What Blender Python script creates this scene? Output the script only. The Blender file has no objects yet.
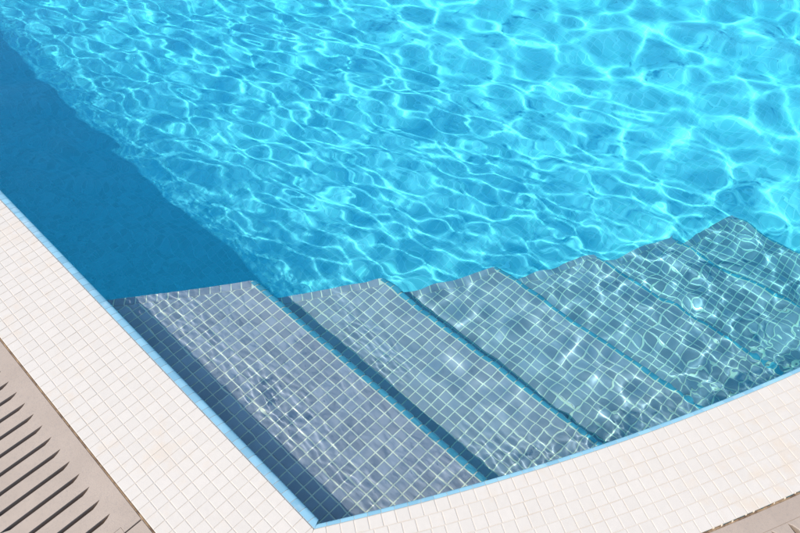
import bpy, math, random
import numpy as np
from mathutils import Matrix

# ------------------------------------------------------------------ camera, sky, sun, exposure
S = 1.2                                   # layout below is in units of 1.2 m (a mosaic tile is 0.025 of a unit)
sc = bpy.context.scene
COL = sc.collection
cam = bpy.data.cameras.new('camera'); cam_ob = bpy.data.objects.new('camera', cam); COL.objects.link(cam_ob)
sc.camera = cam_ob
cam.sensor_width = 36.0; cam.lens = 694.07 / 800 * 36; cam.clip_start = 0.05; cam.clip_end = 500
RIGHT = (0.69592299, -0.71807299, -0.00789747)
DOWN = (-0.5404562, -0.51648013, -0.66419528)
FWD = (0.47286181, 0.466497, -0.7475174)
CAM = (-0.02537812 * S, 0.0, 1.23343785 * S)
m4 = Matrix.Identity(4)
for i in range(3):
    m4[i][0] = RIGHT[i]; m4[i][1] = -DOWN[i]; m4[i][2] = -FWD[i]; m4[i][3] = CAM[i]
cam_ob.matrix_world = m4

SUN_DIR = np.array([0.735, -0.22, -1.0]); SUN_DIR /= np.linalg.norm(SUN_DIR)   # direction the light travels
elev = math.asin(-SUN_DIR[2]); azim = math.atan2(-SUN_DIR[0], -SUN_DIR[1])          # from +Y towards +X
world = bpy.data.worlds.new('World'); sc.world = world; world.use_nodes = True
wn = world.node_tree; bg = wn.nodes['Background']
sky = wn.nodes.new('ShaderNodeTexSky'); sky.sky_type = 'NISHITA'; sky.sun_disc = False
sky.sun_elevation = elev; sky.sun_rotation = azim
sky.dust_density = 0.4; sky.ozone_density = 2.6
wn.links.new(sky.outputs[0], bg.inputs[0]); bg.inputs[1].default_value = 0.15

sun = bpy.data.lights.new('sun', 'SUN'); sun_ob = bpy.data.objects.new('sun', sun); COL.objects.link(sun_ob)
sun.energy = 2.9; sun.angle = math.radians(0.5); sun.color = (1.0, 0.935, 0.85)
sun.cycles.is_caustics_light = True       # real refractive caustics through the water surface
zz = -SUN_DIR; xx = np.cross([0, 1, 0], zz); xx /= np.linalg.norm(xx); yy = np.cross(zz, xx)
ms = Matrix.Identity(4)
for i in range(3):
    ms[i][0] = xx[i]; ms[i][1] = yy[i]; ms[i][2] = zz[i]
ms[0][3], ms[1][3], ms[2][3] = (zz * 20).tolist()
sun_ob.matrix_world = ms

vs = sc.view_settings
vs.view_transform = 'Standard'; vs.look = 'None'; vs.gamma = 1.0; vs.exposure = 0.74; vs.use_curve_mapping = False
cy = sc.cycles
cy.caustics_refractive = True; cy.caustics_reflective = True
cy.max_bounces = 12; cy.diffuse_bounces = 4; cy.glossy_bounces = 4; cy.transmission_bounces = 8; cy.transparent_max_bounces = 8
cy.sample_clamp_indirect = 25.0; cy.sample_clamp_direct = 0.0
cy.use_denoising = True
try:
    cy.denoiser = 'OPENIMAGEDENOISE'
except Exception:
    pass

rnd = random.Random(7)
rng = np.random.default_rng(11)

# ------------------------------------------------------------------ layout (units)
T = 0.025                # tile pitch
G = 0.0017               # joint between tiles
W = 8 * T                # width of the coping; straight edge at x = W
CX, CY = 3.2126, 5.0800  # centre of the curved edge
RI = 5.528               # waterline radius of the curved edge
RF = 4.852               # radius of the free end of the steps
RO = RI + W              # outer edge of the curved coping
ZWAT = -0.0075           # water level under the coping top
BACK = 0.215            # unseen pool wall, set back from the waterline so refracted sunlight gets through
LIP = 0.021              # how far the rounded lip reaches into the pool
D_FLOOR = 1.10
N_STEP = 6
D1, RISE, TREAD = 0.095, 0.1262, 0.297
NOSE0 = 0.522
DEPTH = [D1 + RISE * k for k in range(N_STEP)]
NOSE = [NOSE0] + [0.796 + 0.298 * k for k in range(N_STEP - 1)]
XMAX, YMAX = 6.6, 7.2    # far sides of the pool

def arc_y(x, r):         # lower branch of a circle round the centre
    return CY - math.sqrt(max(r * r - (x - CX) ** 2, 0.0))
def on_arc(a, r):        # a: angle from straight down, positive towards +x
    return CX + r * math.sin(a), CY - r * math.cos(a)
YC = arc_y(W, RI)                        # inner corner
YO = arc_y(0.0, RO)                      # outer corner
A_IN = math.asin((W - CX) / RI)
A_END = math.asin((XMAX - CX) / RI) if (XMAX - CX) < RI else 0.6
A_END = 0.62

# ------------------------------------------------------------------ material helpers
def new_mat(name):
    m = bpy.data.materials.new(name); m.use_nodes = True
    nt = m.node_tree; b = nt.nodes['Principled BSDF']
    return m, nt, b
def node(nt, t, **kw):
    n = nt.nodes.new(t)
    for k, v in kw.items():
        setattr(n, k, v)
    return n
def ramp(nt, src, stops):
    r = node(nt, 'ShaderNodeValToRGB'); e = r.color_ramp.elements
    while len(e) < len(stops): e.new(0.5)
    for i, (p, c) in enumerate(stops):
        e[i].position = p; e[i].color = (*c, 1)
    nt.links.new(src, r.inputs[0]); return r
def mixc(nt, fac, a, b, mode='MIX'):
    n = node(nt, 'ShaderNodeMix', data_type='RGBA', blend_type=mode)
    for sock, v in ((n.inputs[0], fac), (n.inputs[6], a), (n.inputs[7], b)):
        if hasattr(v, 'is_output'): nt.links.new(v, sock)
        else: sock.default_value = v if isinstance(v, (int, float)) else (*v, 1)
    return n.outputs[2]
def noise(nt, vec, scale, detail=3, rough=0.5):
    n = node(nt, 'ShaderNodeTexNoise'); n.inputs['Scale'].default_value = scale
    n.inputs['Detail'].default_value = detail; n.inputs['Roughness'].default_value = rough
    nt.links.new(vec, n.inputs['Vector']); return n.outputs['Fac']
def world_pos(nt):
    return node(nt, 'ShaderNodeNewGeometry').outputs['Position']
def bump(nt, b, h, strength, dist):
    bp = node(nt, 'ShaderNodeBump'); bp.inputs['Strength'].default_value = strength; bp.inputs['Distance'].default_value = dist
    nt.links.new(h, bp.inputs['Height']); nt.links.new(bp.outputs[0], b.inputs['Normal'])

def tile_material(name, base, vary, stain=None, rough=0.3, island=True):
    """Glazed mosaic: every tile a little different, faint clouding, optional warm deposits."""
    m, nt, b = new_mat(name)
    pos = world_pos(nt)
    # one value per tile, whatever object it sits in: the tile's own attribute
    at = node(nt, 'ShaderNodeAttribute', attribute_name='tint')
    oi = node(nt, 'ShaderNodeObjectInfo')
    add = node(nt, 'ShaderNodeMath', operation='ADD'); nt.links.new(at.outputs['Fac'], add.inputs[0]); nt.links.new(oi.outputs['Random'], add.inputs[1])
    fr = node(nt, 'ShaderNodeMath', operation='FRACT'); nt.links.new(add.outputs[0], fr.inputs[0])
    lo = tuple(c * (1 - v) for c, v in zip(base, vary)); hi = tuple(c * (1 + v) for c, v in zip(base, vary))
    c = ramp(nt, fr.outputs[0], [(0.0, lo), (0.55, base), (1.0, hi)]).outputs[0]
    n1 = noise(nt, pos, 55, 4, 0.6)
    c = mixc(nt, ramp(nt, n1, [(0.35, (0, 0, 0)), (0.75, (0.22, 0.22, 0.22))]).outputs[0], c, tuple(x * 0.8 for x in base))
    if stain:
        n2 = noise(nt, pos, 3.1, 4, 0.6)
        n3 = noise(nt, pos, 21, 3, 0.6)
        mul = node(nt, 'ShaderNodeMath', operation='MULTIPLY'); nt.links.new(n2, mul.inputs[0]); nt.links.new(n3, mul.inputs[1])
        c = mixc(nt, ramp(nt, mul.outputs[0], [(0.27, (0, 0, 0)), (0.44, (0.65, 0.65, 0.65))]).outputs[0], c, stain)
    nt.links.new(c, b.inputs['Base Color'])
    b.inputs['Roughness'].default_value = rough
    b.inputs['Specular IOR Level'].default_value = 0.4
    bump(nt, b, noise(nt, pos, 160, 3), 0.25, 0.0006)
    return m

M = {}
M['coping_tile'] = tile_material('white_mosaic', (0.585, 0.517, 0.428), (0.018, 0.018, 0.02), stain=(0.58, 0.46, 0.33), rough=0.35)
M['lip_tile'] = tile_material('pale_blue_mosaic', (0.27, 0.46, 0.53), (0.16, 0.12, 0.10), stain=(0.56, 0.62, 0.62), rough=0.2)
M['nosing_tile'] = tile_material('teal_mosaic', (0.12, 0.38, 0.46), (0.10, 0.08, 0.08), rough=0.25)
M['step_tile'] = tile_material('grey_mosaic', (0.385, 0.355, 0.395), (0.18, 0.17, 0.16), rough=0.25)

def grout_material(name, col, dirt, dirt_amount):
    m, nt, b = new_mat(name); pos = world_pos(nt)
    n = noise(nt, pos, 14, 4, 0.65)
    c = mixc(nt, ramp(nt, n, [(0.4, (0, 0, 0)), (0.7, (dirt_amount,) * 3)]).outputs[0], col, dirt)
    nt.links.new(c, b.inputs['Base Color']); b.inputs['Roughness'].default_value = 0.9
    bump(nt, b, noise(nt, pos, 400, 3), 0.4, 0.0008)
    return m
M['coping_grout'] = grout_material('coping_grout', (0.55, 0.482, 0.395), (0.50, 0.415, 0.32), 0.7)
M['step_grout'] = grout_material('step_grout', (0.86, 0.77, 0.60), (0.74, 0.66, 0.52), 0.4)

def mosaic_surface(name, tile_a, tile_b, grout, rot=0.0):
    """Pool floor and walls seen through a metre of water: small blue mosaic with pale joints, in world space."""
    m, nt, b = new_mat(name)
    pos = world_pos(nt)
    sc_ = node(nt, 'ShaderNodeVectorMath', operation='SCALE'); nt.links.new(pos, sc_.inputs[0]); sc_.inputs['Scale'].default_value = 1.0 / (T * S)
    fr = node(nt, 'ShaderNodeVectorMath', operation='FRACTION'); nt.links.new(sc_.outputs[0], fr.inputs[0])
    fl = node(nt, 'ShaderNodeVectorMath', operation='FLOOR'); nt.links.new(sc_.outputs[0], fl.inputs[0])
    wh = node(nt, 'ShaderNodeTexWhiteNoise', noise_dimensions='3D'); nt.links.new(fl.outputs[0], wh.inputs['Vector'])
    ab = node(nt, 'ShaderNodeVectorMath', operation='SUBTRACT'); nt.links.new(fr.outputs[0], ab.inputs[0]); ab.inputs[1].default_value = (0.5, 0.5, 0.5)
    aa = node(nt, 'ShaderNodeVectorMath', operation='ABSOLUTE'); nt.links.new(ab.outputs[0], aa.inputs[0])
    nrm = node(nt, 'ShaderNodeNewGeometry').outputs['True Normal']
    na = node(nt, 'ShaderNodeVectorMath', operation='ABSOLUTE'); nt.links.new(nrm, na.inputs[0])
    inv = node(nt, 'ShaderNodeVectorMath', operation='SUBTRACT'); inv.inputs[0].default_value = (1, 1, 1); nt.links.new(na.outputs[0], inv.inputs[1])
    mm = node(nt, 'ShaderNodeVectorMath', operation='MULTIPLY'); nt.links.new(aa.outputs[0], mm.inputs[0]); nt.links.new(inv.outputs[0], mm.inputs[1])
    sp = node(nt, 'ShaderNodeSeparateXYZ'); nt.links.new(mm.outputs[0], sp.inputs[0])
    m1 = node(nt, 'ShaderNodeMath', operation='MAXIMUM'); nt.links.new(sp.outputs[0], m1.inputs[0]); nt.links.new(sp.outputs[1], m1.inputs[1])
    m2 = node(nt, 'ShaderNodeMath', operation='MAXIMUM'); nt.links.new(m1.outputs[0], m2.inputs[0]); nt.links.new(sp.outputs[2], m2.inputs[1])
    g = ramp(nt, m2.outputs[0], [(0.425, (0, 0, 0)), (0.445, (1, 1, 1))]).outputs[0]
    c = mixc(nt, wh.outputs['Value'], tile_a, tile_b)
    c = mixc(nt, ramp(nt, noise(nt, pos, 1.3, 3), [(0.35, (0, 0, 0)), (0.75, (0.25, 0.25, 0.25))]).outputs[0], c, tuple(x * 0.85 for x in tile_a))
    c = mixc(nt, g, c, grout)
    nt.links.new(c, b.inputs['Base Color']); b.inputs['Roughness'].default_value = 0.5
    hinv = node(nt, 'ShaderNodeMath', operation='SUBTRACT'); hinv.inputs[0].default_value = 1.0; nt.links.new(g, hinv.inputs[1])
    bump(nt, b, hinv.outputs[0], 0.6, 0.001)
    return m
M['pool_mosaic'] = mosaic_surface('blue_mosaic', (0.56, 0.81, 0.79), (0.88, 0.96, 0.94), (0.97, 0.98, 0.96))

m, nt, b = new_mat('beige_grating')
pos = world_pos(nt)
c = mixc(nt, ramp(nt, noise(nt, pos, 9, 5, 0.65), [(0.3, (0, 0, 0)), (0.75, (1, 1, 1))]).outputs[0], (0.40, 0.31, 0.232), (0.34, 0.262, 0.195))
c = mixc(nt, ramp(nt, noise(nt, pos, 220, 3, 0.7), [(0.5, (0, 0, 0)), (0.72, (0.5, 0.5, 0.5))]).outputs[0], c, (0.27, 0.22, 0.18))
nt.links.new(c, b.inputs['Base Color']); b.inputs['Roughness'].default_value = 0.6
bump(nt, b, noise(nt, pos, 500, 3), 0.5, 0.0008)
M['grate'] = m

m, nt, b = new_mat('channel_concrete'); pos = world_pos(nt)
c = mixc(nt, noise(nt, pos, 12, 4), (0.30, 0.21, 0.15), (0.42, 0.31, 0.22))
nt.links.new(c, b.inputs['Base Color']); b.inputs['Roughness'].default_value = 0.9
M['channel'] = m

m, nt, b = new_mat('joint_sealant'); pos = world_pos(nt)
c = mixc(nt, ramp(nt, noise(nt, pos, 30, 5, 0.7), [(0.35, (0, 0, 0)), (0.65, (1, 1, 1))]).outputs[0], (0.10, 0.055, 0.03), (0.36, 0.24, 0.13))
nt.links.new(c, b.inputs['Base Color']); b.inputs['Roughness'].default_value = 0.85
bump(nt, b, noise(nt, pos, 200, 4), 0.8, 0.002)
M['sealant'] = m

m, nt, b = new_mat('lime_crust'); pos = world_pos(nt)
c = mixc(nt, noise(nt, pos, 150, 3), (0.50, 0.38, 0.24), (0.66, 0.58, 0.46))
nt.links.new(c, b.inputs['Base Color']); b.inputs['Roughness'].default_value = 0.9
M['crust'] = m

m, nt, b = new_mat('deck_stone'); pos = world_pos(nt)
c = mixc(nt, noise(nt, pos, 6, 5, 0.6), (0.40, 0.34, 0.29), (0.50, 0.44, 0.39))
nt.links.new(c, b.inputs['Base Color']); b.inputs['Roughness'].default_value = 0.85
bump(nt, b, noise(nt, pos, 120, 4), 0.5, 0.002)
M['deck'] = m

m = bpy.data.materials.new('pool_water'); m.use_nodes = True; nt = m.node_tree; nt.nodes.clear()
gl = node(nt, 'ShaderNodeBsdfGlass'); gl.inputs['IOR'].default_value = 1.33; gl.inputs['Roughness'].default_value = 0.0
out = node(nt, 'ShaderNodeOutputMaterial')
nt.links.new(gl.outputs[0], out.inputs['Surface'])
M['water'] = m
m = bpy.data.materials.new('water_absorption'); m.use_nodes = True; nt = m.node_tree; nt.nodes.clear()
ab = node(nt, 'ShaderNodeVolumeAbsorption'); ab.inputs['Color'].default_value = (0.0, 0.90, 0.966, 1); ab.inputs['Density'].default_value = 1.06
out = node(nt, 'ShaderNodeOutputMaterial'); nt.links.new(ab.outputs[0], out.inputs['Volume'])
M['water_body'] = m

# ------------------------------------------------------------------ mesh helpers
class MB:
    def __init__(self): self.v = []; self.f = []; self.t = []
    def add(self, vs, fs, tint=0.0):
        o = len(self.v); self.v += vs; self.f += [tuple(i + o for i in f) for f in fs]; self.t += [tint] * len(fs)
    def mesh(self, name, mat, smooth=False, tint=False):
        me = bpy.data.meshes.new(name)
        me.from_pydata([(x * S, y * S, z * S) for x, y, z in self.v], [], self.f)
        me.update()
        if smooth: me.polygons.foreach_set('use_smooth', [True] * len(me.polygons))
        if tint:
            a = me.attributes.new('tint', 'FLOAT', 'FACE'); a.data.foreach_set('value', self.t)
        me.materials.append(M[mat]); return me
def link(name, me, parent=None, kind=None, receiver=True):
    o = bpy.data.objects.new(name, me); COL.objects.link(o)
    if parent is not None: o.parent = parent
    if kind: o['kind'] = kind
    if receiver and me is not None: o.cycles.is_caustics_receiver = True
    return o
def thing(name, label, cat, loc=(0, 0, 0), group=None):
    o = bpy.data.objects.new(name, None); COL.objects.link(o)
    o.location = [c * S for c in loc]; o['label'] = label; o['category'] = cat
    if group: o['group'] = group
    return o

def tile_solid(poly, z0, z1, ch):
    """A low tile: prism with a chamfered rim. poly counter-clockwise."""
    n = len(poly); cx = sum(p[0] for p in poly) / n; cyy = sum(p[1] for p in poly) / n
    top = []
    for (x, y) in poly:
        d = math.hypot(x - cx, y - cyy) or 1
        k = max(1 - 1.4 * ch / d, 0.4); top.append((cx + (x - cx) * k, cyy + (y - cyy) * k))
    vs = [(x, y, z0) for x, y in poly] + [(x, y, z1 - ch * 0.55) for x, y in poly] + [(x, y, z1) for x, y in top]
    fs = []
    for i in range(n):
        j = (i + 1) % n
        fs.append((i, j, n + j, n + i)); fs.append((n + i, n + j, 2 * n + j, 2 * n + i))
    fs.append(tuple(range(2 * n, 3 * n)))
    return vs, fs
def clip(poly, px, py, nx, ny):
    """keep the side where (p - P).n >= 0"""
    outp = []
    for i in range(len(poly)):
        a = poly[i]; bq = poly[(i + 1) % len(poly)]
        da = (a[0] - px) * nx + (a[1] - py) * ny; db = (bq[0] - px) * nx + (bq[1] - py) * ny
        if da >= 0: outp.append(a)
        if (da > 0 > db) or (da < 0 < db):
            t = da / (da - db); outp.append((a[0] + (bq[0] - a[0]) * t, a[1] + (bq[1] - a[1]) * t))
    return outp
def area(p):
    return 0.5 * sum(p[i][0] * p[(i + 1) % len(p)][1] - p[(i + 1) % len(p)][0] * p[i][1] for i in range(len(p)))
def px_of(x, y, z):      # rough pixel position in the photograph, only used to rank pieces by size in view
    d = (x - CAM[0] / S, y - CAM[1] / S, z - CAM[2] / S)
    q = [sum(a * bb for a, bb in zip(ax, d)) for ax in (RIGHT, DOWN, FWD)]
    if q[2] < 0.05: return None
    return 400 + 694 * q[0] / q[2], 266 + 694 * q[1] / q[2], q[2]

# shared square tile, local origin at its centre, grout level z = 0
h = T / 2 - G / 2
TH = 0.0011
sq = [(-h, -h), (h, -h), (h, h), (-h, h)]
def square_mesh(name, mat, ch=0.0011, sq_=None, th=TH):
    b_ = MB(); b_.add(*tile_solid(sq_ or sq, -0.001, th, ch)); return b_.mesh(name, mat)
SQ_COPING = square_mesh('coping_tile', 'coping_tile', 0.0006, None, 0.0007)
h = T / 2 - 0.0014
sq_step = [(-h, -h), (h, -h), (h, h), (-h, h)]
SQ_STEP = square_mesh('step_tile', 'step_tile', 0.0008, sq_step)

def lay_tiles(parent, entries, shared, matname, limit, ch=0.0011, sq_=sq, th=TH, part_name='tile'):
    """entries: (cx, cy, rot, z, poly or None). The biggest in view become objects, the rest one joined part."""
    ranked = []
    for e in entries:
        p = px_of(e[0], e[1], e[3])
        vis = p is not None and -8 < p[0] < 808 and -8 < p[1] < 541
        ranked.append((-(1000 if vis else 0) / (p[2] if p and p[2] > 0 else 99) - (1.0 if p else 0), e))
    ranked.sort(key=lambda r: r[0])
    rest = MB()
    ox, oy, oz = (c / S for c in parent.matrix_basis.translation)
    if parent.parent is not None:
        q = parent.parent.matrix_basis.translation; ox += q[0] / S; oy += q[1] / S; oz += q[2] / S
    for i, (_, (cx, cyy, rot, z, poly)) in enumerate(ranked):
        dz = rnd.uniform(-0.00012, 0.00012)
        if i < limit:
            if poly is None:
                o = link(part_name, shared, parent)
            else:
                b_ = MB(); b_.add(*tile_solid(poly, -0.001, th, ch)); o = link(part_name, b_.mesh(part_name, matname), parent)
            o.location = ((cx - ox) * S, (cyy - oy) * S, (z - oz + dz) * S)
            o.rotation_euler = (rnd.gauss(0, 0.006), rnd.gauss(0, 0.006), rot + rnd.gauss(0, 0.008))
        else:
            vs_, fs_ = tile_solid(poly or sq_, -0.001, th, ch)
            r2 = rot + rnd.gauss(0, 0.008); ca, sa = math.cos(r2), math.sin(r2)
            tx, ty = rnd.gauss(0, 0.006), rnd.gauss(0, 0.006)
            rest.add([(cx - ox + x * ca - y * sa, cyy - oy + x * sa + y * ca, z - oz + dz + zz_ + x * tx + y * ty) for x, y, zz_ in vs_], fs_, rnd.random())
    if rest.f:
        link('small_tiles', rest.mesh('small_tiles', matname, tint=True), parent, kind='stuff')

# ------------------------------------------------------------------ pool shell
bm = MB()
xs = np.linspace(W - BACK - 0.01, XMAX, 90)
vs_, fs_ = [], []
for x in xs:
    vs_ += [(x, arc_y(x, RI + BACK) - 0.02, -D_FLOOR), (x, YMAX + 0.02, -D_FLOOR)]
for i in range(len(xs) - 1): fs_.append((2 * i, 2 * i + 2, 2 * i + 3, 2 * i + 1))
bm.add(vs_, fs_)
link('pool_floor', bm.mesh('pool_floor', 'pool_mosaic'), kind='structure')

bm = MB()     # walls: straight side, curved side, the two far sides
xw = W - BACK; rw = RI + BACK
yw = arc_y(xw, rw)
a0, a1 = math.asin((xw - CX) / rw), math.asin((XMAX - CX) / rw)
pts = [(xw, YMAX), (xw, yw)] + [on_arc(a0 + (a1 - a0) * i / 80, rw) for i in range(1, 81)] + [(XMAX, YMAX), (xw, YMAX)]
vs_ = []; fs_ = []
for (x, y) in pts: vs_ += [(x, y, -0.026), (x, y, -D_FLOOR - 0.02)]
for i in range(len(pts) - 1): fs_.append((2 * i, 2 * i + 1, 2 * i + 3, 2 * i + 2))
bm.add(vs_, fs_)
link('pool_wall', bm.mesh('pool_wall', 'pool_mosaic'), kind='structure')

# ------------------------------------------------------------------ ground round the pool
GW = 0.235               # width of the drain channel
def strip(bm, pa, pb, za, zb):
    vs_ = []; fs_ = []
    for (a, bq) in zip(pa, pb): vs_ += [(a[0], a[1], za), (bq[0], bq[1], zb)]
    for i in range(len(pa) - 1): fs_.append((2 * i, 2 * i + 1, 2 * i + 3, 2 * i + 2))
    bm.add(vs_, fs_)
RG = RO + GW
YG = arc_y(-GW, RG)
bm = MB(); FAR = 60
aG0, aG1 = math.asin((-GW - CX) / RG), math.asin((XMAX + 0.3 - CX) / RG)
arcG = [on_arc(aG0 + (aG1 - aG0) * i / 60, RG) for i in range(61)]
strip(bm, arcG, [(x, -FAR) for x, y in arcG], -0.002, -0.002)
strip(bm, [(-FAR, -FAR), (-GW, -FAR)], [(-FAR, YMAX + 0.3), (-GW, YMAX + 0.3)], -0.002, -0.002)
strip(bm, [(-FAR, YMAX), (FAR, YMAX)], [(-FAR, FAR), (FAR, FAR)], -0.004, -0.004)
strip(bm, [(XMAX, -FAR), (FAR, -FAR)], [(XMAX, YMAX), (FAR, YMAX)], -0.004, -0.004)
link('ground', bm.mesh('ground', 'deck'), kind='structure')

# ------------------------------------------------------------------ coping: body with rounded lip, tiles on top
LIP_CURVE = [(0.0004, -0.0008), (0.005, -0.0018), (0.010, -0.0028), (0.0135, -0.0040), (0.0166, -0.0062), (0.0182, -0.0088)]
def lip_profile():
    """(offset into the pool, z): flat top, elliptical bullnose, down the wall"""
    pr = [(-W, -0.0015), (-W, 0.0), (-W / 2, 0.0), (-0.002, 0.0)]
    pr += [(o, z - 0.0005) for o, z in LIP_CURVE]
    pr += [(0.0168, -0.0105), (0.010, -0.0105)]
    return pr
def sweep(bm, stations, profile):
    """stations: function offset -> (x, y) list per station"""
    n = len(profile); vs_ = []; fs_ = []
    for st in stations:
        for (o, z) in profile:
            x, y = st(o); vs_.append((x, y, z))
    for i in range(len(stations) - 1):
        for j in range(n - 1):
            a = i * n + j; fs_.append((a, a + n, a + n + 1, a + 1))
    bm.add(vs_, fs_)
prof = lip_profile()
# the mitre runs from the inner corner through the outer corner
MDX, MDY = W - 0.0, YC - YO
ml = math.hypot(MDX, MDY); MDX /= ml; MDY /= ml
def straight_station(t):                 # t = None: the mitre
    if t is None:
        return lambda o: (W + o, YC + o * MDY / MDX)
    return lambda o: (W + o, t)
def arc_station(a):
    if a is None:
        def f(o):
            x = W + o
            # point on the mitre at radial offset o (solve a few steps)
            for _ in range(20):
                y = YC + (x - W) * MDY / MDX
                r = math.hypot(x - CX, y - CY); x += (r - (RI - (o * 0.6 if o > 0 else o))) * 0.8
            return x, YC + (x - W) * MDY / MDX
        return f
    return lambda o: on_arc(a, RI - (o * 0.6 if o > 0 else o))     # the lip is slimmer on the curve

straight = thing('straight_coping', 'straight run of white mosaic pool edging beside the long slotted drain', 'coping')
bm = MB(); sweep(bm, [straight_station(None)] + [straight_station(YC + 0.05 + (YMAX - YC - 0.05) * (i / 20)) for i in range(21)], prof)
link('body', bm.mesh('body', 'coping_grout', smooth=False), straight)
curved = thing('curved_coping', 'curved run of white mosaic pool edging along the ends of the steps', 'coping')
bm = MB(); sweep(bm, [arc_station(None)] + [arc_station(A_IN + 0.02 + (A_END - A_IN - 0.02) * i / 110) for i in range(111)], prof)
link('body', bm.mesh('body', 'coping_grout', smooth=False), curved)

NXM, NYM = -MDY, MDX                     # mitre normal pointing to the straight side (+y)
ents = []
k = 0
y = 0.0
rows = int((YMAX - 0.2) / T)
for r in range(8):
    for k in range(rows):
        cx, cyy = (r + 0.5) * T, 0.2 + (k + 0.5) * T
        poly = None
        g_ = 0.0009
        loc = [(cx + a, cyy + bq) for a, bq in sq]
        if min((p[0] - W) * NXM + (p[1] - YC) * NYM for p in loc) < g_:
            cl = clip(loc, W + NXM * g_, YC + NYM * g_, NXM, NYM)
            if len(cl) < 3 or area(cl) < 6e-5: continue
            poly = [(p[0] - cx, p[1] - cyy) for p in cl]
        ents.append((cx, cyy, 0.0, 0.0, poly))
lay_tiles(straight, ents, SQ_COPING, 'coping_tile', 300, 0.0006, sq, 0.0007)

ents = []
for r in range(8):
    rad = RI + (r + 0.5) * T
    a = A_IN - 0.10 + rnd.random() * T / rad
    while a < 0.25:
        cx, cyy = on_arc(a, rad); ca, sa = math.cos(a), math.sin(a)
        loc = [(cx + p * ca - q * sa, cyy + p * sa + q * ca) for p, q in sq]
        poly = None; keep = True
        if max((p[0] - W) * NXM + (p[1] - YC) * NYM for p in loc) > -0.0009:
            cl = clip(loc, W - NXM * 0.0009, YC - NYM * 0.0009, -NXM, -NYM)
            if len(cl) < 3 or area(cl) < 6e-5: keep = False
            else: poly = [((p[0] - cx) * ca + (p[1] - cyy) * sa, -(p[0] - cx) * sa + (p[1] - cyy) * ca) for p in cl]
        if keep: ents.append((cx, cyy, a, 0.0, poly))
        a += (T + rnd.uniform(-0.0002, 0.0006)) / rad
lay_tiles(curved, ents, SQ_COPING, 'coping_tile', 300, 0.0006, sq, 0.0007)

# rounded lip tiles: one row along each edge, each tile a curved shell
def lip_tile(bm, st_a, st_b, tint):
    n = len(LIP_CURVE); vs_ = []; fs_ = []
    for st in (st_a, st_b):
        for (o, z) in LIP_CURVE:
            x, y = st(o + 0.0006); vs_.append((x, y, z))
        for (o, z) in LIP_CURVE:
            x, y = st(o - 0.002); vs_.append((x, y, z - 0.003))
    m_ = 2 * n
    bm.add(vs_, [(i, m_ + i, m_ + i + 1, i + 1) for i in range(n - 1)], tint)
    side = []
    for i in range(n - 1):
        side += [(i, n + i, n + i + 1, i + 1), (m_ + i, m_ + i + 1, m_ + n + i + 1, m_ + n + i)]
    bm.add(vs_, side, tint)               # own vertices, so that the glaze shades smoothly up to a crisp edge
bm = MB(); yy_ = YC + 0.018; cnt = 0
one = MB(); lip_tile(one, straight_station(None), straight_station(YC + 0.0175), 0); link('lip_tile', one.mesh('lip_tile', 'lip_tile', smooth=True, tint=True), straight)
while yy_ < YMAX - 0.05:
    st = (straight_station(yy_ + 0.0005), straight_station(yy_ + T - 0.0005))
    if cnt < 64:
        one = MB(); lip_tile(one, *st, 0); link('lip_tile', one.mesh('lip_tile', 'lip_tile', smooth=True, tint=True), straight)
    else: lip_tile(bm, *st, rnd.random())
    yy_ += T; cnt += 1
link('far_lip_tiles', bm.mesh('far_lip_tiles', 'lip_tile', smooth=True, tint=True), straight, kind='stuff')
bm = MB(); a = A_IN + 0.0042; cnt = 0
one = MB(); lip_tile(one, arc_station(None), arc_station(A_IN + 0.0041), 0); link('lip_tile', one.mesh('lip_tile', 'lip_tile', smooth=True, tint=True), curved)
while a < 0.25:
    st = (arc_station(a + 0.0005 / RI), arc_station(a + (T - 0.0005) / RI))
    if cnt < 52:
        one = MB(); lip_tile(one, *st, 0); link('lip_tile', one.mesh('lip_tile', 'lip_tile', smooth=True, tint=True), curved)
    else: lip_tile(bm, *st, rnd.random())
    a += T / RI; cnt += 1
link('far_lip_tiles', bm.mesh('far_lip_tiles', 'lip_tile', smooth=True, tint=True), curved, kind='stuff')

# ------------------------------------------------------------------ drain channel, sealant joint, slotted grating
bm = MB()
cprof = [(-0.033, -0.025), (-0.033, -0.20), (-GW, -0.20), (-GW, -0.002)]
def ch_straight(t): return lambda o: (o, t)
def ch_mitre(o): return (o, YO + o * MDY / MDX * 1.0)
sweep(bm, [ch_straight(YMAX), ch_straight(YO - 0.1)], cprof)
link('drain_channel', bm.mesh('drain_channel', 'channel'), kind='structure')
bm = MB()
sweep(bm, [(lambda a: (lambda o: on_arc(a, RO - o)))(A_IN - 0.08 + 0.75 * i / 60) for i in range(61)], [(-0.033, -0.025), (-0.033, -0.2), (-GW, -0.2), (-GW, -0.004)])
link('drain_channel', bm.mesh('drain_channel', 'channel'), kind='structure')

JOINT = 0.0035           # gap between coping and grating, filled with sealant
def joint_strip(name, parent, stations, mat, o0, o1, z, wob):
    bm = MB(); vs_ = []; fs_ = []
    for st in stations:
        w1 = rnd.uniform(-wob, wob); w2 = rnd.uniform(-wob, wob); dz = rnd.uniform(-wob, wob) * 0.5
        for (o, z_) in ((o0 + w1, z - 0.01), (o0 + w1, z + dz), ((o0 + o1) / 2, z + dz + wob * 0.6), (o1 + w2, z + dz), (o1 + w2, z - 0.01)):
            x, y = st(o); vs_.append((x, y, z_))
    for i in range(len(stations) - 1):
        for j in range(4): fs_.append((i * 5 + j, i * 5 + 5 + j, i * 5 + 6 + j, i * 5 + 1 + j))
    bm.add(vs_, fs_); return link(name, bm.mesh(name, mat, smooth=True), parent)
joint_strip('sealant', straight, [ch_straight(YO - 0.02 + i * 0.008) for i in range(330)], 'sealant', -JOINT - 0.001, 0.0004, -0.0035, 0.0006)
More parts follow.
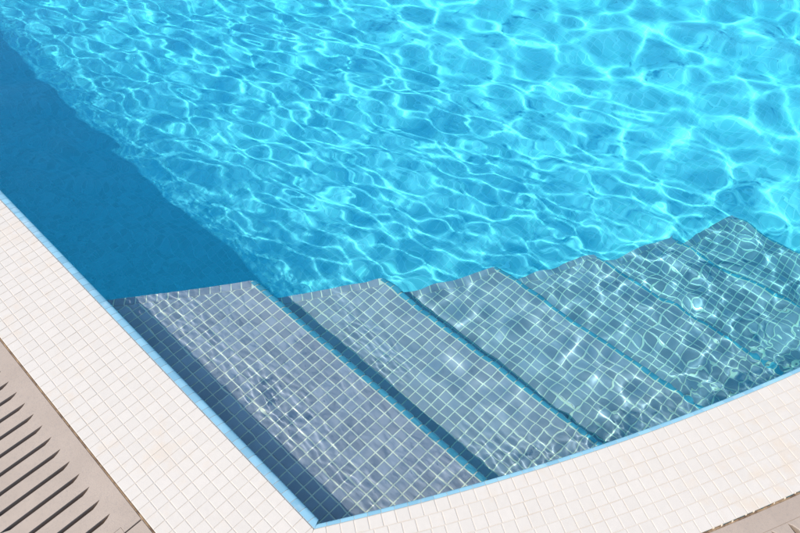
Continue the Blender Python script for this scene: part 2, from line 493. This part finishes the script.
joint_strip('sealant', curved, [(lambda a: (lambda o: on_arc(a, RO - o)))(A_IN - 0.03 + i * 0.0015) for i in range(330)], 'sealant', -JOINT - 0.001, 0.0004, -0.003, 0.0012)
# lime crust along the curved joint
for i in range(12):
    a = math.asin((0.67 + 0.021 * i - CX) / RO) + rnd.uniform(-0.0008, 0.0008)
    rr = rnd.uniform(0.0008, 0.0022) * (2.0 if i in (4, 5) else 1)
    bx_, by_ = on_arc(a, RO + rnd.uniform(-0.002, 0.0015)); one = MB(); vs_ = []; n = 7
    for lvl, (kk, zz_) in enumerate(((1, -0.003), (0.85, rr * 0.1), (0.4, rr * 0.3))):
        for q in range(n):
            an = q / n * 6.283; r_ = rr * kk * rnd.uniform(0.65, 1.3); vs_.append((bx_ + r_ * math.cos(an) * 1.6, by_ + r_ * math.sin(an) * 0.8, zz_))
    fs_ = [(l * n + q, l * n + (q + 1) % n, (l + 1) * n + (q + 1) % n, (l + 1) * n + q) for l in range(2) for q in range(n)] + [tuple(range(2 * n, 3 * n))]
    one.add(vs_, fs_); link('lime_crust', one.mesh('lime_crust', 'crust', smooth=True), curved)

RIM = 0.0345             # solid margin on the coping side
SLOT = 0.0367            # slot pitch
GAP = 0.0074             # slot width
GT = 0.022               # grating thickness
GZ = -0.002
def bar_outline(L, gap, tip=0.018):
    """plan outline of one bar between two slots, x from 0 (coping side) to -L; the slot tips taper to a point"""
    w = SLOT; g_ = gap
    pts = [(0.0, w / 2), (-tip * 0.10, w / 2 - g_ * 0.05), (-tip * 0.45, w / 2 - g_ * 0.55), (-tip, w / 2 - g_)]
    pts += [(-L + tip, w / 2 - g_), (-L, w / 2)]
    pts += [(-L, -w / 2), (0.0, -w / 2)]
    return pts
def prism(bm, poly, z0, z1, bev, tint=0, keep=()):
    n = len(poly); ar = area(poly)
    p = poly if ar > 0 else poly[::-1]
    ins = []
    for i in range(n):
        a, bq, c_ = p[i - 1], p[i], p[(i + 1) % n]
        d1 = (bq[0] - a[0], bq[1] - a[1]); d2 = (c_[0] - bq[0], c_[1] - bq[1])
        l1 = math.hypot(*d1) or 1; l2 = math.hypot(*d2) or 1
        nx = -(d1[1] / l1 + d2[1] / l2); ny = d1[0] / l1 + d2[0] / l2; l = math.hypot(nx, ny) or 1
        fixed = any(abs(bq[0] - kx) < 1e-6 for kx in keep)
        ins.append((bq[0] + (0 if fixed else nx / l * bev), bq[1] + (0 if fixed else ny / l * bev)))
    vs_ = [(x, y, z0) for x, y in p] + [(x, y, z1 - (0.00001 if any(abs(x - kx) < 1e-6 for kx in keep) else bev)) for x, y in p] + [(x, y, z1) for x, y in ins]
    fs_ = []
    for i in range(n):
        j = (i + 1) % n
        fs_.append((i, j, n + j, n + i)); fs_.append((n + i, n + j, 2 * n + j, 2 * n + i))
    fs_.append(tuple(range(2 * n, 3 * n)))
    bm.add(vs_, fs_, tint)
SLOT_L = GW - JOINT - RIM * 2 - 0.004
bmesh_bar = MB(); prism(bmesh_bar, bar_outline(SLOT_L, GAP), -GT, 0.0, 0.0013, 0, (0.0, -SLOT_L))
ME_BAR = bmesh_bar.mesh('bar', 'grate')

def straight_grate(y_top, n_slots, label):
    """a length of grating whose far end is at y_top, running towards -y"""
    L = (n_slots) * SLOT + 0.028
    t = thing('drain_grate', label, 'drain grate', (-JOINT, y_top, GZ), 'drain grates along the pool edge')
    for (x0, x1) in ((0.0, -RIM), (-RIM - SLOT_L, -2 * RIM - SLOT_L)):
        bm = MB(); bev = 0.0012
        prism(bm, [(x1, -L + 0.001), (x0, -L + 0.001), (x0, -0.001), (x1, -0.001)], -GT, 0.0, bev, 0, (-RIM, -RIM - SLOT_L)); link('rail', bm.mesh('rail', 'grate'), t)
    for (ya, yb) in ((-0.001, -0.014), (-L + 0.014, -L + 0.001)):
        bm = MB(); prism(bm, [(-RIM - SLOT_L, yb), (-RIM, yb), (-RIM, ya), (-RIM - SLOT_L, ya)], -GT, -0.0002, 0.0008); link('end_bar', bm.mesh('end_bar', 'grate'), t)
    for i in range(n_slots):
        o = link('bar', ME_BAR, t); o.location = (-RIM * S, (-0.014 - (i + 0.5) * SLOT) * S, 0); o.scale = (1, 1, 1)
    return y_top - L
Y_TIP_LAST = 1.1547 - 12 * 0.03673
y_end = Y_TIP_LAST - 0.030
runs = ((20, 'beige slotted drain grate ending at the straight coping corner'),
        (60, 'long beige slotted drain grate, second from the coping corner'),
        (60, 'long beige slotted drain grate, third from the coping corner'))
y_at = y_end
for ns, lab in runs:
    y_at += ns * SLOT + 0.028
    straight_grate(y_at, ns, lab)
# corner plate, plain, between the straight and the curved gratings
cp = thing('corner_plate', 'plain beige drain cover filling the corner between slotted grates', 'drain cover', (-JOINT, y_end, GZ))
bm = MB()
aC = A_IN - 0.005
p1 = on_arc(aC, RO + JOINT); p2 = on_arc(aC, RG - 0.004)
poly = [(0.0, -0.001), (-GW + JOINT + 0.004, -0.001), (-GW + JOINT + 0.004, YG - y_end), (p2[0] + JOINT, p2[1] - y_end), (p1[0] + JOINT, p1[1] - y_end), (0.0, YO - y_end + 0.0)]
prism(bm, poly, -GT, 0.0, 0.0012); link('plate', bm.mesh('plate', 'grate'), cp)

def curved_grate(a_start, n_slots, label):
    pitch = SLOT / RO
    t = thing('curved_drain_grate', label, 'drain grate', (*on_arc(a_start, RO), GZ), 'curved drain grates')
    ox, oy = on_arc(a_start, RO)
    a_len = n_slots * pitch + 0.028 / RO
    for (r0, r1) in ((RO + JOINT, RO + JOINT + RIM), (RG - RIM - 0.004, RG - 0.004)):
        bm = MB(); n = 60
        inn = [on_arc(a_start + 0.0003 + (a_len - 0.0006) * i / n, r0) for i in range(n + 1)]; ou = [on_arc(a_start + 0.0003 + (a_len - 0.0006) * i / n, r1) for i in range(n + 1)]
        prism(bm, [(x - ox, y - oy) for x, y in ou + inn[::-1]], -GT, 0.0, 0.0012); link('rail', bm.mesh('rail', 'grate'), t)
    LB = RG - RIM - 0.004 - (RO + JOINT + RIM)
    wide = GAP * 1.55
    bb_ = MB(); prism(bb_, bar_outline(LB, wide), -GT, 0.0, 0.0013, 0, (0.0, -LB)); me = bb_.mesh('bar', 'grate')
    for i in range(n_slots):
        a = a_start + 0.014 / RO + (i + 0.5) * pitch
        x, y = on_arc(a, RO + JOINT + RIM)
        o = link('bar', me, t); o.location = ((x - ox) * S, (y - oy) * S, 0); o.rotation_euler = (0, 0, a + math.pi / 2)
    for (u0, u1) in ((0.0003, 0.014 / RO), (a_len - 0.014 / RO, a_len - 0.0003)):
        bm = MB(); q = [on_arc(a_start + u0, RO + JOINT + RIM), on_arc(a_start + u0, RG - RIM - 0.004), on_arc(a_start + u1, RG - RIM - 0.004), on_arc(a_start + u1, RO + JOINT + RIM)]
        prism(bm, [(x - ox, y - oy) for x, y in q], -GT, -0.0002, 0.0008); link('end_bar', bm.mesh('end_bar', 'grate'), t)
    return a_start + a_len
a = aC + 0.0003
for q, lab in enumerate(('curved beige slotted drain grate adjoining the corner plate', 'curved beige slotted drain grate beside the lime crusted joint', 'long curved beige slotted drain grate past the lime crusted joint', 'long curved beige slotted drain grate, fourth from the corner plate')):
    a = curved_grate(a, (11, 13, 60, 55)[q], lab)

# ------------------------------------------------------------------ steps
steps = thing('pool_steps', 'flight of grey mosaic steps under water with pale tile joints', 'steps', (NOSE[2], 0.4, -D_FLOOR))
RN = 0.017               # nosing radius
EDGE = 0.026             # row of tiles that follows the free end
def step_body(x0, xn, zt):
    pr = [(x0, zt), (x0 + (xn - RN - x0) * 0.25, zt), (x0 + (xn - RN - x0) * 0.5, zt), (x0 + (xn - RN - x0) * 0.75, zt), (xn - RN, zt)]
    for i in range(1, 7):
        a = i / 6 * math.pi / 2; pr.append((xn - RN + RN * math.sin(a), zt - RN * (1 - math.cos(a))))
    pr.append((xn, -D_FLOOR - 0.01))
    vs_ = []; fs_ = []
    for (x, z) in pr:
        yl = arc_y(x, RI + BACK); yh = arc_y(x, RF)
        vs_ += [(x, yl, z), (x, yh - 0.004, z), (x, yh, z - 0.005 if z > -D_FLOOR else z), (x, yh, -D_FLOOR - 0.01)]
    for i in range(len(pr) - 1):
        for j in range(3): fs_.append((i * 4 + j, i * 4 + 4 + j, i * 4 + 5 + j, i * 4 + 1 + j))
    return vs_, fs_
budget = 300
sx, sy, sz = NOSE[2], 0.4, -D_FLOOR
ORD = ['first', 'second', 'third', 'fourth', 'fifth', 'sixth']
for k in range(N_STEP):
    zt = ZWAT - DEPTH[k]
    x0 = (W - BACK - 0.005) if k == 0 else NOSE[k - 1] - 0.006
    st = bpy.data.objects.new('step', None); COL.objects.link(st); st.parent = steps; st.location = (0, 0, 0)
    vs_, fs_ = step_body(x0, NOSE[k], zt)
    bm = MB(); bm.add([(x - sx, y - sy, z - sz) for x, y, z in vs_], fs_)
    link('body', bm.mesh('body', 'step_grout', smooth=False), st)
    ents = []
    xa, xb = (W - 0.03 if k == 0 else NOSE[k - 1]), NOSE[k] - RN - 0.001
    nx = int(math.ceil((xb - xa) / T))
    for i in range(nx):
        cx = xb - (i + 0.5) * T
        ylo, yhi = arc_y(cx, RI) - 0.03, arc_y(cx, RF - 0.0) + 0.06
        j0, j1 = int(math.floor(ylo / T)), int(math.ceil(yhi / T))
        for j in range(j0, j1):
            cyy = (j + 0.5) * T
            loc = [(cx + p, cyy + q) for p, q in sq_step]
            re_ = RF + EDGE
            # outside the edge row (distance from the centre >= re_) and inside the wall
            an = math.atan2(cx - CX, CY - cyy); ex, ey = on_arc(an, re_); nxx, nyy = math.sin(an), -math.cos(an)
            cl = loc
            if min(math.hypot(p[0] - CX, p[1] - CY) for p in loc) < re_: cl = clip(cl, ex, ey, nxx, nyy)
            wx, wy = on_arc(an, RI - 0.002)
            if len(cl) >= 3 and max(math.hypot(p[0] - CX, p[1] - CY) for p in cl) > RI - 0.002: cl = clip(cl, wx, wy, -nxx, -nyy)
            if k == 0 and len(cl) >= 3 and min(p[0] for p in cl) < W - 0.03: cl = clip(cl, W - 0.03, 0, 1, 0)
            if k > 0 and len(cl) >= 3 and min(p[0] for p in cl) < NOSE[k - 1] + 0.0008: cl = clip(cl, NOSE[k - 1] + 0.0008, 0, 1, 0)
            if len(cl) < 3 or area(cl) < 8e-6: continue
            ents.append((cx, cyy, 0.0, zt, None if cl is loc else [(p[0] - cx, p[1] - cyy) for p in cl]))
    # the row along the free end
    a = math.asin((xa - CX) / RF) + 0.002 + rnd.random() * 0.003; a_hi = math.asin((NOSE[k] - 0.004 - CX) / RF)
    while a < a_hi:
        rad = RF + EDGE / 2 + 0.001; cx, cyy = on_arc(a, rad); ents.append((cx, cyy, a, zt + 0.0002, None)); a += (T + 0.0003) / rad
    st.location = (0, 0, 0)
    lim = min(budget, len(ents)); budget -= lim
    lay_tiles(st, ents, SQ_STEP, 'step_tile', lim, 0.0008, sq_step)
    # rounded nosing tiles
    rest = MB(); y_lo, y_hi = arc_y(NOSE[k], RI - 0.004) - 0.008, arc_y(NOSE[k], RF) - 0.001
    j = int(math.floor(y_lo / T))
    while j * T < y_hi - 0.003:
        vs_ = []; fs_ = []; n = 6
        ya_, yb_ = max(j * T + 0.0014, y_lo), min((j + 1) * T - 0.0014, y_hi)
        for y_ in (ya_, yb_):
            for i in range(n):
                aa_ = i / (n - 1) * math.pi / 2; R2 = RN + TH
                vs_.append((NOSE[k] - RN + 0.0005 + R2 * math.sin(aa_) - sx, y_ - sy, zt - RN + R2 * math.cos(aa_) - sz))
        for i in range(n - 1): fs_.append((i, i + 1, n + i + 1, n + i))
        # tile skirt down the riser
        vs_ += [(NOSE[k] + 0.0016 - sx, ya_ - sy, zt - RN - T - sz), (NOSE[k] + 0.0016 - sx, yb_ - sy, zt - RN - T - sz)]
        fs_.append((n - 1, 2 * n, 2 * n + 1, 2 * n - 1))
        if k < 2:
            one = MB(); one.add(vs_, fs_); link('nosing_tile', one.mesh('nosing_tile', 'nosing_tile', smooth=True, tint=True), st)
        else: rest.add(vs_, fs_, rnd.random())
        j += 1
    if rest.f: link('nosing_tiles', rest.mesh('nosing_tiles', 'nosing_tile', smooth=True, tint=True), st, kind='stuff')

# ------------------------------------------------------------------ water
def axis(parts):
    outp = [parts[0][0]]
    for (a, bq, stp) in parts:
        n = max(1, int(round((bq - a) / stp))); outp += list(np.linspace(a, bq, n + 1)[1:])
    return np.array(outp)
X1 = axis([(0.001, W - 0.02, 0.006), (W - 0.02, 1.4, 0.0031), (1.4, 3.4, 0.0085), (3.4, XMAX + 0.02, 0.06)])
Y1 = axis([(-0.47, -0.12, 0.012), (-0.12, 1.22, 0.0031), (1.22, 4.2, 0.0095), (4.2, YMAX + 0.02, 0.06)])
X, Y = np.meshgrid(X1, Y1)
def waves(X, Y, n, l0, l1, th, spread, slope, power=1.0, seed=1):
    g_ = np.random.default_rng(seed); Z = np.zeros_like(X)
    for i in range(n):
        lam = math.exp(g_.uniform(math.log(l0), math.log(l1))); t = g_.normal(th, spread); ph = g_.uniform(0, 6.283)
        kk = 2 * math.pi / lam
        a = slope * lam / (2 * math.pi) * (lam / l1) ** (power - 1)
        Z += a * np.sin(kk * (math.cos(t) * X + math.sin(t) * Y) + ph)
    return Z / math.sqrt(n / 2)
def smooth(e0, e1, v):
    t = np.clip((v - e0) / (e1 - e0), 0, 1); return t * t * (3 - 2 * t)
dist_c = np.hypot(X - CX, Y - CY)
d_arc = RI - dist_c                       # distance from the curved edge
d_str = X - W                             # distance from the straight edge
over_steps = smooth(-0.12, 0.12, dist_c - RF) * smooth(2.5, 2.0, X)
# rolling swell of the open pool, crests roughly parallel to the straight side, plus cross chop
left = smooth(2.5, 0.9, X)
swell = waves(X, Y, 46, 0.12, 0.40, 0.3, 0.8, 0.036, 1.4, 3) + (1 - 0.4 * left) * waves(X, Y, 44, 0.085, 0.27, 0.9, 1.7, 0.031, 1.6, 5)
train = waves(X, Y, 60, 0.034, 0.10, 0.22, 0.34, 0.035, 2.0, 9)
chop = waves(X, Y, 44, 0.045, 0.12, 0.8, 1.6, 0.030, 1.4, 15)
fine = waves(X, Y, 60, 0.014, 0.040, 0.4, 1.8, 0.058, 1.0, 21)
left_ripple = waves(X, Y, 60, 0.012, 0.028, 0.0, 0.32, 0.046, 1.0, 31)
def patchy(seed, l0, l1, sharp):
    q = waves(X, Y, 16, l0, l1, 0.0, 3.0, 0.1, 1.0, seed); return 0.5 + 0.5 * np.tanh(sharp * q / q.std())
p1, p2 = patchy(77, 0.15, 0.5, 1.3), patchy(78, 0.12, 0.35, 1.5)
on1 = over_steps * smooth(0.62, 0.50, X)                  # the quiet water over the first step
A_sw = (1.0 - 0.25 * over_steps) * (1 - 0.6 * on1) * (0.45 + 0.55 * smooth(0.0, 0.15, d_str)) * (0.3 + 0.7 * smooth(0.0, 0.12, d_arc))
A_tr = left * (1 - 0.8 * over_steps) * (0.4 + 0.6 * smooth(0.0, 0.10, d_str)) * (0.6 + 0.4 * p1)
A_ch = (0.25 + 0.5 * p2) * (1 - 0.8 * on1) * smooth(0.0, 0.1, d_str)
A_ch = A_ch * (0.22 + 1.75 * over_steps * smooth(0.42, 0.60, X) * smooth(2.2, 1.3, X))
near_arc = np.exp(-(np.clip(d_arc, 0, 9) / 0.095) ** 2) * smooth(0.30, 0.66, X)
A_fi = near_arc * (0.45 + 0.4 * p2) + 0.02 + 0.06 * over_steps * p1 * smooth(0.75, 1.1, X)
A_le = np.exp(-((d_str - 0.085) / 0.045) ** 2) * (0.55 + 0.2 * p2) + 0.38 * on1 * p1 + 0.02
lap = np.exp(-(d_str / 0.035) ** 2) * smooth(1.0, 1.25, Y) * (0.3 + 0.5 * p2)
edge_damp = smooth(-0.004, 0.045, np.minimum(d_str, d_arc))
Z = ZWAT + A_sw * swell * (1.02 - 0.37 * left) + A_tr * train + A_ch * chop + (A_fi * fine + A_le * left_ripple) * (0.12 + 0.88 * edge_damp) + lap * fine
inside = (d_str > 0.0) & (d_arc > 0.0)
d_out = np.minimum(d_str, d_arc)
Z = np.where(inside, np.minimum(Z, 0.03), np.minimum(Z - 0.0035 * smooth(0.0, -0.08, d_out), -0.0028))    # extended unseen under the coping so refracted sun reaches the shadow edge
ny_, nx_ = X.shape
V = np.stack([X, Y, Z], -1).reshape(-1, 3) * S
idx = np.arange(nx_ * ny_).reshape(ny_, nx_)
F = np.stack([idx[:-1, :-1], idx[:-1, 1:], idx[1:, 1:], idx[1:, :-1]], -1).reshape(-1, 4)
reach = (np.minimum(d_str, d_arc) > -W + 0.0005).ravel()
quads = F[reach[F].all(1)]
me = bpy.data.meshes.new('water')
me.vertices.add(len(V)); me.vertices.foreach_set('co', V.ravel())
me.loops.add(quads.size); me.loops.foreach_set('vertex_index', quads.ravel().astype(np.int32))
me.polygons.add(len(quads)); me.polygons.foreach_set('loop_start', np.arange(0, quads.size, 4).astype(np.int32))
me.update(calc_edges=True)
me.polygons.foreach_set('use_smooth', np.ones(len(quads), bool))
me.materials.append(M['water'])
wob = link('water', me, kind='structure', receiver=False)
wob.cycles.is_caustics_caster = True

# the body of water under that surface: a closed volume in the outline of the pool that takes red out of the light
bm = MB()
def pool_outline(off):                    # off > 0: outside the waterline, under the coping
    x_in, r_in = W - off, RI + off
    b0, b1 = math.asin((x_in - CX) / r_in), math.asin((XMAX - CX) / r_in)
    return [(x_in, YMAX)] + [on_arc(b0 + (b1 - b0) * i / 70, r_in) for i in range(71)] + [(XMAX, YMAX)]
rings = [(0.002, 0.03), (0.002, -0.0006), (W - 0.004, -0.0006), (W - 0.004, -D_FLOOR - 0.05)]
vs_ = []
for off, z in rings: vs_ += [(x, y, z) for x, y in pool_outline(off)]
n = len(pool_outline(0))
fs_ = [tuple(range(n)), tuple(range(4 * n - 1, 3 * n - 1, -1))]
for q in range(3): fs_ += [(q * n + i, q * n + n + i, q * n + n + (i + 1) % n, q * n + (i + 1) % n) for i in range(n)]
bm.add(vs_, fs_)
link('water_body', bm.mesh('water_body', 'water_body'), kind='structure', receiver=False)
